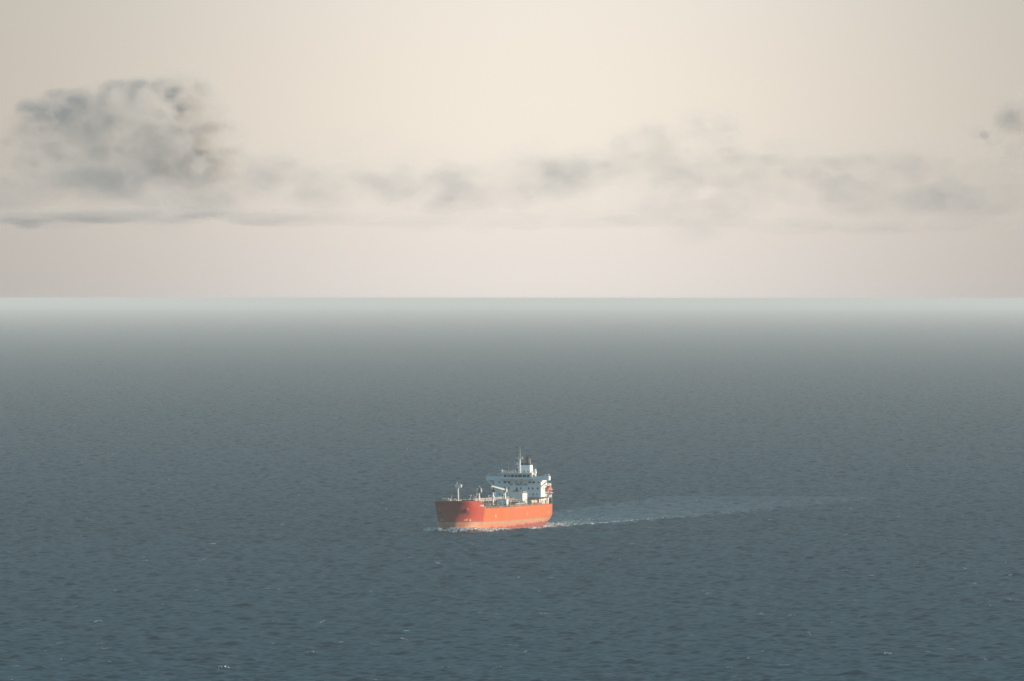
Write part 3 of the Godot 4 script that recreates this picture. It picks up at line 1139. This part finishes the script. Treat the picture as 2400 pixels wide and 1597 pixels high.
	build(d, "light_tower", M.white, wh)
	d = mb()
	add_turned(d, P(149.5, 8.5, 24.8), P(149.5, 8.5, 28.9), [[0.0, 0.3], [0.1, 0.55], [0.45, 0.55], [0.5, 0.8], [0.65, 0.8], [0.75, 0.5], [1.0, 0.5]], 10)
	build(d, "light_tower", M.white, wh)
	d = mb()
	add_tube(d, P(150, -5.3, 26.95), P(150, -5.3, 32.3), 0.1, 0.05, 5)
	build(d, "whip_aerial", M.off_white, wh)
	d = mb()
	add_tube(d, P(150, 8.3, 28.5), P(150, 8.3, 31.8), 0.08, 0.04, 5)
	build(d, "whip_aerial", M.off_white, wh)
	d = mb()
	add_tube(d, P(148, -9.6, 26.4), P(148, -9.6, 29.6), 0.05, 0.04, 5)
	build(d, "whip_aerial", M.off_white, wh)
	# poop deck gear to port, in the sun
	for a in [[158.0, 12.2, 1.6, 2.0], [163.5, 10.5, 1.8, 2.3], [168.0, 9.8, 1.4, 1.6], [173.0, 9.2, 1.5, 1.2]]:
		box("deck_locker", M.buff if a[3] > 1.8 else M.white, ship, a[0], a[0] + 1.6, a[1] - a[2], a[1], 14.72, 14.72 + a[3])
	for a in [[166.0, 11.4], [170.5, 10.8], [175.0, 10.0]]:
		d = mb()
		add_tube(d, P(a[0], a[1], 14.72), P(a[0], a[1], 15.6), 0.25, 0.25, 8)
		add_turned(d, P(a[0], a[1], 15.4), P(a[0], a[1], 16.3), [[0.0, 0.3], [0.4, 0.6], [1.0, 0.25]], 8)
		build(d, "vent", M.rust, ship)
	var edge := []
	for k in 10:
		var u := lerpf(150.0, 182.0, k / 9.0)
		edge.append(P(u, half_breadth(u, 14.0) - 0.3, 14.72))
	rail(ship, edge, 1.05, M.white, 1.5, 3, 0.06)
	edge = []
	for k in 10:
		var u := lerpf(150.0, 182.0, k / 9.0)
		edge.append(P(u, -half_breadth(u, 14.0) + 0.3, 14.72))
	rail(ship, edge, 1.05, M.white, 1.5, 3, 0.06)
	for a in [[152.5, 13.2], [156.0, 12.6], [160.0, 12.2]]:
		d = mb()
		add_tube(d, P(a[0], a[1], 11.2), P(a[0], a[1], 13.2), 0.5, 0.5, 10)
		build(d, "ventilator", M.buff, ship)
	winch(176.0, 4.0, 14.72, 0.9)

func funnel_and_mast() -> void:
	var f := Node3D.new()
	f.name = "funnel"
	ship.add_child(f)
	var st := mb()
	hexa(st, [P(161.5, -3.2, 20.5), P(161.5, 3.4, 20.5), P(170.5, 3.4, 20.5), P(170.5, -3.2, 20.5), P(162.6, -2.8, 30.6), P(162.6, 2.9, 30.6), P(169.3, 2.9, 30.6), P(169.3, -2.8, 30.6)])
	build(st, "casing", M.white, f)
	st = mb()
	hexa(st, [P(162.9, -2.5, 30.6), P(162.9, 2.6, 30.6), P(169.0, 2.6, 30.6), P(169.0, -2.5, 30.6), P(163.0, -2.3, 31.7), P(163.0, 2.4, 31.7), P(168.9, 2.4, 31.7), P(168.9, -2.3, 31.7)])
	build(st, "top", M.black, f)
	st = mb()
	add_tube(st, P(165.0, 1.2, 31.6), P(165.2, 1.2, 34.0), 0.75, 0.7, 12)
	add_tube(st, P(165.0, 1.2, 34.0), P(165.6, 1.2, 34.5), 0.7, 0.6, 12)
	build(st, "uptake", M.black, f)
	st = mb()
	add_tube(st, P(165.2, 2.35, 31.3), P(165.2, 2.35, 33.8), 0.28, 0.28, 8)
	build(st, "exhaust_pipe", M.buff, f)
	st = mb()
	add_tube(st, P(164.2, -1.7, 31.6), P(164.2, -1.7, 33.3), 0.3, 0.3, 8)
	build(st, "exhaust_pipe", M.buff, f)
	st = mb()
	add_tube(st, P(166.5, -1.0, 31.6), P(166.5, -1.0, 33.0), 0.35, 0.35, 8)
	build(st, "exhaust_pipe", M.black, f)
	box("grille", M.grey, f, 162.0, 162.2, -0.4, 0.2, 27.4, 28.0)

	var m := Node3D.new()
	m.name = "radar_mast"
	ship.add_child(m)
	st = mb()
	add_tube(st, P(152.0, 0.0, 26.95), P(152.0, 0.0, 34.2), 0.62, 0.5, 12)
	build(st, "post", M.white, m)
	st = mb()
	for a in [[0.45, 0.0], [-0.35, 0.4], [-0.35, -0.4]]:
		add_tube(st, P(152.0 + a[0], a[1], 34.2), P(152.0 + a[0] * 0.6, a[1] * 0.6, 40.2), 0.12, 0.09, 5)
	for k in 9:
		var y := 34.6 + k * 0.65
		add_tube(st, P(152.3, 0.0, y), P(151.75, 0.33, y + 0.3), 0.07, 0.07, 4)
		add_tube(st, P(151.75, 0.33, y), P(151.75, -0.33, y + 0.3), 0.07, 0.07, 4)
	add_tube(st, P(152, 0, 34.2), P(152, 0, 39.4), 0.36, 0.24, 8)
	build(st, "topmast", M.off_white, m)
	st = mb()
	add_tube(st, P(152, -1.0, 40.2), P(152, 0.9, 40.2), 0.06, 0.06, 4)
	add_tube(st, P(152, 0.6, 40.2), P(152, 0.6, 41.2), 0.05, 0.03, 4)
	add_tube(st, P(152, -2.6, 35.5), P(152, 1.8, 35.5), 0.07, 0.07, 4)
	build(st, "yard", M.grey, m)
	for a in [[33.7, -1.6, 1.4], [31.0, -1.9, 0.3], [29.4, -1.2, 0.8]]:
		st = mb()
		add_box(st, 150.6, 152.0, a[1], a[2], a[0], a[0] + 0.15)
		add_tube(st, P(151.2, a[1] * 0.6, a[0] + 0.1), P(151.2, a[1] * 0.6, a[0] + 0.7), 0.18, 0.14, 6)
		build(st, "platform", M.white, m)
	for a in [[34.4, 0.2, 1.3], [31.9, -1.1, 1.6]]:
		st = mb()
		add_box(st, 150.9, 151.2, a[1] - a[2] * 0.8, a[1] + a[2] * 0.8, a[0], a[0] + 0.32)
		add_tube(st, P(151.05, a[1], a[0] - 0.6), P(151.05, a[1], a[0]), 0.25, 0.2, 8)
		build(st, "radar_scanner", M.off_white, m)
	rail(m, [P(150.6, -1.6, 33.85), P(150.6, 1.4, 33.85), P(152.4, 1.4, 33.85)], 1.0, M.off_white, 0.8, 2, 0.06)
	st = mb()
	for y in [35.6, 37.3, 39.0, 40.0]:
		for s in [-1.5, 1.2]:
			add_box(st, 151.9, 152.1, s - 0.13, s + 0.13, y - 0.2, y + 0.2)
	build(st, "signal_lamp", M.dark, m)
	st = mb()
	add_tube(st, P(152, -1.5, 35.4), P(152, -1.5, 40.2), 0.03, 0.03, 4)
	add_tube(st, P(152, 1.2, 35.4), P(152, 1.2, 40.2), 0.03, 0.03, 4)
	add_tube(st, P(152, -2.6, 35.5), P(152, -3.4, 27.5), 0.03, 0.03, 4)
	add_tube(st, P(152, 1.8, 35.5), P(152, 2.2, 27.5), 0.03, 0.03, 4)
	build(st, "halyard", M.grey, m)
	flag(m, P(152, -2.75, 33.7), Vector3(-0.9, 0.15, 0.25), 0.75, M.pink)
	flag(m, P(152, 1.95, 33.6), Vector3(-0.35, -0.1, 0.5), 1.3, M.red)

func flag(parent: Node, p: Vector3, along: Vector3, high: float, m: Material) -> void:
	var st := mb()
	var n := 8
	for k in n:
		var a := float(k) / n
		var b := float(k + 1) / n
		var wa := Vector3(0, 0.08 * sin(a * 7.0), 0.14 * sin(a * 6.0))
		var wb := Vector3(0, 0.08 * sin(b * 7.0), 0.14 * sin(b * 6.0))
		var p0 := p + along * a + wa
		var p1 := p + along * b + wb
		var t := Vector3(0.01, 0, 0.03)
		hexa(st, [p0 - t, p1 - t, p1 + t, p0 + t, p0 - t + Vector3(0, high * 0.6, 0), p1 - t + Vector3(0, high * 0.6, 0), p1 + t + Vector3(0, high * 0.6, 0), p0 + t + Vector3(0, high * 0.6, 0)])
	build(st, "flag", m, parent)

func life_boat() -> void:
	# davits belong to the ship
	var st := mb()
	for u in [157.8, 163.6]:
		add_tube(st, P(u, 11.2, 14.72), P(u, 12.4, 17.0), 0.22, 0.2, 6)
		add_tube(st, P(u, 12.4, 17.0), P(u, 12.2, 19.6), 0.2, 0.18, 6)
		add_tube(st, P(u, 12.2, 19.6), P(u, 13.5, 21.0), 0.18, 0.14, 6)
		add_tube(st, P(u, 13.5, 21.0), P(u, 13.7, 20.0), 0.1, 0.08, 6)
	build(st, "davit", M.white, ship)
	st = mb()
	add_box(st, 157.5, 163.9, 12.2, 14.6, 16.7, 16.95)
	build(st, "cradle", M.white, ship)
	var b := Node3D.new()
	b.name = "lifeboat"
	add_child(b)
	b.transform = ship.transform
	tag(b, "enclosed orange lifeboat hung in davits beside the tanker's deckhouse", "lifeboat")
	var hs := SurfaceTool.new()
	hs.begin(Mesh.PRIMITIVE_TRIANGLES)
	hs.set_smooth_group(0)
	var n := 18
	var sides := 16
	for i in n:
		for k in sides:
			var q := []
			for c in [[i, k], [i + 1, k], [i + 1, k + 1], [i, k + 1]]:
				var t := float(c[0]) / n
				var w: float = TAU * c[1] / sides
				var full := pow(maxf(sin(PI * clampf(t, 0.02, 0.98)), 0.0), 0.42)
				var s := sin(w)
				var rv := 1.25 * full * cos(w)
				var ry := (1.35 if s > 0.0 else 1.25) * full * signf(s) * pow(absf(s), 0.85)
				q.append(P(156.8 + t * 7.6, 13.4 + rv, 18.55 + ry))
			for e in [0, 2, 1, 0, 3, 2]:
				hs.add_vertex(q[e])
	hs.generate_normals()
	var body := MeshInstance3D.new()
	body.name = "body"
	body.mesh = hs.commit()
	body.material_override = M.orange
	b.add_child(body)
	var c := mb()
	add_turned(c, P(161.5, 13.4, 19.6), P(161.5, 13.4, 20.5), [[0.0, 0.7], [0.7, 0.55], [1.0, 0.3]], 10)
	build(c, "cockpit", M.orange, b)
	c = mb()
	add_tube(c, P(158.0, 12.1, 18.3), P(163.4, 12.1, 18.3), 0.12, 0.12, 6)
	add_tube(c, P(158.0, 14.7, 18.3), P(163.4, 14.7, 18.3), 0.12, 0.12, 6)
	build(c, "fender", M.buff, b)

# ------------------------------------------------------------------ broken water

func water_at(u: float, v: float) -> float:
	var w := from_ship(u, v)
	var wk := wake(u, v)
	return SEA_LEVEL + (sea_height(w.x, w.y) - SEA_LEVEL) * wk.z + wk.y

func build_foam() -> void:
	# foam thrown up along the hull and by the bow
	var st := mb()
	var cell := 0.6
	var n1 := FastNoiseLite.new()
	n1.seed = 21
	n1.frequency = 1.0
	n1.fractal_octaves = 3
	for iu in range(-18, 900):
		var u := iu * cell
		for iv in range(-150, 75):
			var v := iv * cell
			var c := foam_share(u, v, n1)
			if c < 0.5:
				continue
			var lift := 0.06 + (1.9 if u < 186.0 else 0.8) * (c - 0.5)
			var q := []
			for e in [[0, 0], [1, 0], [1, 1], [0, 1]]:
				var uu: float = u + (e[0] - 0.5) * cell * 1.08
				var vv: float = v + (e[1] - 0.5) * cell * 1.08
				var j := 0.4 * n1.get_noise_2d(uu * 1.7, vv * 1.7)
				var p := from_ship(uu, vv)
				q.append(Vector3(p.x, water_at(uu, vv) + lift + j, p.y))
			quad(st, q[0], q[1], q[2], q[3])
	st.index()
	var o := build(st, "bow_wave_foam", M.foam, self)
	o.set_meta("kind", "stuff")
	o.set_meta("label", "white foam of the bow wave breaking along the tanker's waterline")
	o.set_meta("category", "foam")

	# white horses: small breaking crests scattered over the open sea
	st = mb()
	var made := 0
	while made < 460:
		var d := 3500.0 * exp(rng.randf() * 1.55)
		var x := (rng.randf() * 2.0 - 1.0) * (d * 0.046 + 25.0)
		var z := 6010.0 - d
		var best := -9.0
		var bx := x
		var bz := z
		for k in 24:
			var xx := x + rng.randf_range(-14, 14)
			var zz := z + rng.randf_range(-14, 14)
			var hh := sea_height(xx, zz)
			if hh > best:
				best = hh
				bx = xx
				bz = zz
		if best < SEA_LEVEL + 0.35:
			continue
		var q := to_ship(bx, bz)
		if q.x > -15.0 and q.x < 190.0 and absf(q.y) < 24.0:
			continue
		made += 1
		var long := 0.8 + pow(rng.randf(), 2.2) * 3.6
		var thick := 0.4 + rng.randf() * 0.7
		var turn := rng.randfn(0.0, 0.35)
		var pieces := int(4 + long * 2.0)
		for k in pieces:
			if rng.randf() < 0.22:
				continue
			var t := (k + 0.5) / pieces - 0.5
			var px := bx + t * long * cos(turn)
			var pz := bz + t * long * sin(turn) + rng.randf_range(-0.5, 0.5)
			var hw := long / pieces * 0.62
			var hd := thick * (1.0 - 1.4 * absf(t)) * rng.randf_range(0.5, 1.2)
			var top := sea_height(px, pz) + rng.randf_range(0.05, 0.20)
			quad(st, Vector3(px - hw, sea_height(px - hw, pz + hd) + 0.03, pz + hd), Vector3(px - hw * 0.8, top, pz), Vector3(px + hw * 0.8, top, pz), Vector3(px + hw, sea_height(px + hw, pz + hd) + 0.03, pz + hd))
			quad(st, Vector3(px - hw * 0.8, top, pz), Vector3(px - hw, sea_height(px - hw, pz - hd) + 0.03, pz - hd), Vector3(px + hw, sea_height(px + hw, pz - hd) + 0.03, pz - hd), Vector3(px + hw * 0.8, top, pz))
	var wc := build(st, "whitecaps", M.whitecap, self)
	wc.set_meta("kind", "stuff")
	wc.set_meta("label", "small white breaking crests scattered over the open sea")
	wc.set_meta("category", "foam")

func foam_share(u: float, v: float, n1: FastNoiseLite) -> float:
	var n := n1.get_noise_2d(u * 0.30, v * 0.55)
	var fine := n1.get_noise_2d(u * 1.1 + 70.0, v * 1.4)
	var c := 0.0
	var hb := half_breadth(clampf(u, 0.0, 176.0), 0.0)
	var d := absf(v) - hb
	if u < 176.0 and u > -1.0 and d < -0.3:
		return 0.0
	# along the waterline
	if u > -3.0 and u < 190.0:
		var w: float = 1.8 + 4.2 * clampf(u / 185.0, 0.0, 1.0) + 1.6 * exp(-pow((u - 55.0) / 14.0, 2.0))
		c = maxf(c, 0.88 * exp(-pow((d - 0.2) / w, 2.0)))
	# arms of the bow wave
	var du := u + 6.0
	if du > 0.0:
		var arm := absf(v) - (5.0 + du * 0.40)
		c = maxf(c, 0.85 * exp(-pow(arm / (1.6 + du * 0.05), 2.0)) * (1.0 - smoothstep(15.0, 60.0, du)))
	# foam ahead of the stem
	c = maxf(c, 0.8 * exp(-pow((u + 1.5) / 5.0, 2.0) - pow(v / 8.0, 2.0)))
	# screw race behind
	if u > 170.0:
		var k := u - 170.0
		c = maxf(c, 0.75 * exp(-pow((v + k * 0.058) / (11.0 + k * 0.03), 2.0)) * exp(-k / 110.0) + 0.05)
		var rim := absf(v + k * 0.058) - (15.0 + 45.0 * (1.0 - exp(-k / 420.0)))
		c = maxf(c, 0.66 * exp(-pow(rim / 3.5, 2.0)) * exp(-k / 240.0))
	return clampf(c + 0.42 * n + 0.30 * fine, 0.0, 1.0) if c > 0.04 else 0.0

# ------------------------------------------------------------------ clouds

const CLOUD_FAR := 42000.0

# one billow of mist: place and half sizes in milliradians of bearing and height as seen from the coast
func billow(parent: Node3D, bearing: float, height: float, half_w: float, half_h: float, thick: float, far := CLOUD_FAR) -> void:
	var f := FogVolume.new()
	f.name = "billow"
	f.shape = RenderingServer.FOG_VOLUME_SHAPE_ELLIPSOID
	var k := far / 1000.0
	var deep := (half_w + half_h) * 0.5 * k
	f.size = Vector3(half_w * k, half_h * k, deep) * 2.0
	f.position = Vector3(bearing * k, 114.8 + height * k, 6010.0 - far)
	var m := FogMaterial.new()
	m.albedo = Color(1.0, 1.0, 1.0)
	m.density = thick / (2.0 * deep)
	f.material = m
	parent.add_child(f, true)

func cloud(called: String, label: String) -> Node3D:
	var c := Node3D.new()
	c.name = called
	add_child(c, true)
	tag(c, label, "cloud", "")
	return c

# fill an outline of overlapping rounds [x, y, radius] (milliradians) with small puffs of mist
func puffs(parent: Node3D, r: RandomNumberGenerator, rounds: Array, count: int, small: float, large: float, thick: float, far: float, flat := 0.75) -> void:
	var total := 0.0
	for c in rounds:
		total += c[2] * c[2]
	for k in count:
		var pick := r.randf() * total
		var c: Array = rounds[0]
		for q in rounds:
			pick -= q[2] * q[2]
			if pick <= 0.0:
				c = q
				break
		var w := r.randf() * TAU
		var d: float = pow(r.randf(), 0.6) * c[2]
		var size: float = lerpf(small, large, pow(r.randf(), 1.8)) * clampf(1.25 - 0.6 * d / c[2], 0.4, 1.25)
		var dense: float = c[3] if c.size() > 3 else 1.0
		billow(parent, c[0] + cos(w) * d, c[1] + sin(w) * d * 0.95, size * r.randf_range(0.85, 1.3), size * flat * r.randf_range(0.8, 1.2), thick * dense * r.randf_range(0.6, 1.3), far + r.randfn(0.0, 1.0) * c[2] * far / 1000.0 * 0.5)

# knobbly upper edge of a cloud: small denser puffs round the top of each round
func crown(parent: Node3D, r: RandomNumberGenerator, rounds: Array, each: int, small: float, large: float, thick: float, far: float) -> void:
	for c in rounds:
		for k in each:
			var w := r.randf_range(-0.15, 1.15) * PI
			var d: float = c[2] * r.randf_range(0.72, 1.02)
			var size := r.randf_range(small, large)
			var dense: float = c[3] if c.size() > 3 else 1.0
			billow(parent, c[0] + cos(w) * d, c[1] + sin(w) * d * 0.95, size * r.randf_range(0.9, 1.4), size * 0.8, thick * dense * r.randf_range(0.5, 1.3), far + r.randfn(0.0, 1.0) * c[2] * far / 1000.0 * 0.4)

func wisps(parent: Node3D) -> Node3D:
	var n := Node3D.new()
	n.name = "wisps"
	n.set_meta("kind", "stuff")
	parent.add_child(n)
	return n

func build_clouds() -> void:
	var r := RandomNumberGenerator.new()
	r.seed = 5150
	# towering cumulus on the left
	var a := cloud("cumulus_cloud", "large grey and cream cumulus on the left, tallest cloud in the sky")
	var body := [[-39.6, 15.0, 0.9], [-37.0, 15.6, 1.7], [-35.0, 15.0, 2.1], [-32.3, 16.6, 1.3], [-30.0, 16.8, 1.1], [-28.2, 17.0, 1.0], [-26.4, 16.8, 1.6, 1.7], [-25.2, 15.0, 2.2, 1.8], [-23.7, 12.6, 2.0, 1.7], [-22.8, 10.6, 1.8, 1.4], [-34.6, 13.0, 3.4, 0.8], [-38.2, 13.0, 2.2], [-31.0, 13.2, 3.7, 0.8], [-28.0, 12.6, 3.2, 1.0], [-28.8, 10.8, 3.5, 0.8], [-33.5, 9.6, 3.0, 0.6], [-40.6, 11.6, 1.7, 0.6], [-37.5, 9.8, 2.4, 0.6], [-25.5, 9.6, 2.8, 0.8]]
	puffs(a, r, body, 300, 1.3, 2.8, 0.055, CLOUD_FAR)
	var aw := wisps(a)
	puffs(aw, r, body, 300, 0.5, 1.3, 0.050, CLOUD_FAR)
	crown(aw, r, body.slice(0, 6), 16, 0.35, 0.85, 0.075, CLOUD_FAR)
	crown(aw, r, body.slice(6, 10), 14, 0.4, 1.0, 0.075, CLOUD_FAR)
	crown(aw, r, body.slice(10), 8, 0.30, 0.75, 0.07, CLOUD_FAR)
	# layered bank along the whole horizon
	var bank := cloud("cloud_bank", "long pale bank of layered cloud stretching across above the horizon")
	var rounds := []
	for k in 60:
		rounds.append([-48.0 + k * 1.65 + r.randfn(0.0, 0.5), 9.0 + r.randfn(0.0, 1.1), r.randf_range(1.6, 2.1), r.randf_range(0.6, 1.1)])
	for k in 26:
		rounds.append([1.0 + k * 1.65 + r.randfn(0.0, 0.5), 11.3 + r.randfn(0.0, 0.8), r.randf_range(1.3, 1.8), r.randf_range(0.6, 1.2)])
	for k in 7:
		rounds.append([-17.5 + k * 1.6 + r.randfn(0.0, 0.4), 11.6 + r.randfn(0.0, 0.8), r.randf_range(0.9, 1.6), r.randf_range(0.4, 0.9)])
	puffs(bank, r, rounds, 280, 1.2, 3.6, 0.036, 60000.0, 0.6)
	var bw := wisps(bank)
	puffs(bw, r, rounds, 420, 0.9, 2.6, 0.034, 60000.0, 0.6)
	crown(bw, r, rounds, 3, 0.3, 0.8, 0.03, 60000.0)
	var streak := cloud("stratus_cloud", "thin flat grey streak of stratus low over the horizon")
	rounds = []
	for k in 40:
		var x := -47.0 + k * 2.4
		rounds.append([x, 6.6 + 0.3 * sin(x * 0.17) - (0.25 if x > 0.0 else 0.0), 0.8, 2.0 if x < -16.0 else 0.7])
	puffs(streak, r, rounds, 170, 1.8, 4.6, 0.065, 50000.0, 0.17)
	var c2 := cloud("cumulus_cloud", "small cumulus cut by the right edge with a peach lit crown")
	puffs(c2, r, [[38.6, 13.7, 0.6], [39.4, 13.4, 1.0], [41.1, 14.6, 1.5], [41.7, 15.6, 1.3], [43.4, 14.0, 2.2], [41.5, 12.2, 2.0, 0.7], [44.0, 11.0, 2.6, 0.6]], 120, 0.4, 1.6, 0.13, CLOUD_FAR)
	var c3 := cloud("cumulus_cloud", "faint low cumulus with a cream top right of the middle")
	puffs(c3, r, [[14.6, 14.8, 0.6], [15.7, 14.9, 0.9], [17.4, 14.8, 1.0], [17.3, 13.2, 1.3], [15.2, 13.0, 1.4, 0.7], [11.5, 13.0, 1.4, 0.6], [13.0, 11.6, 2.2, 0.5], [9.0, 12.2, 1.2, 0.5]], 130, 0.5, 1.9, 0.040, CLOUD_FAR)
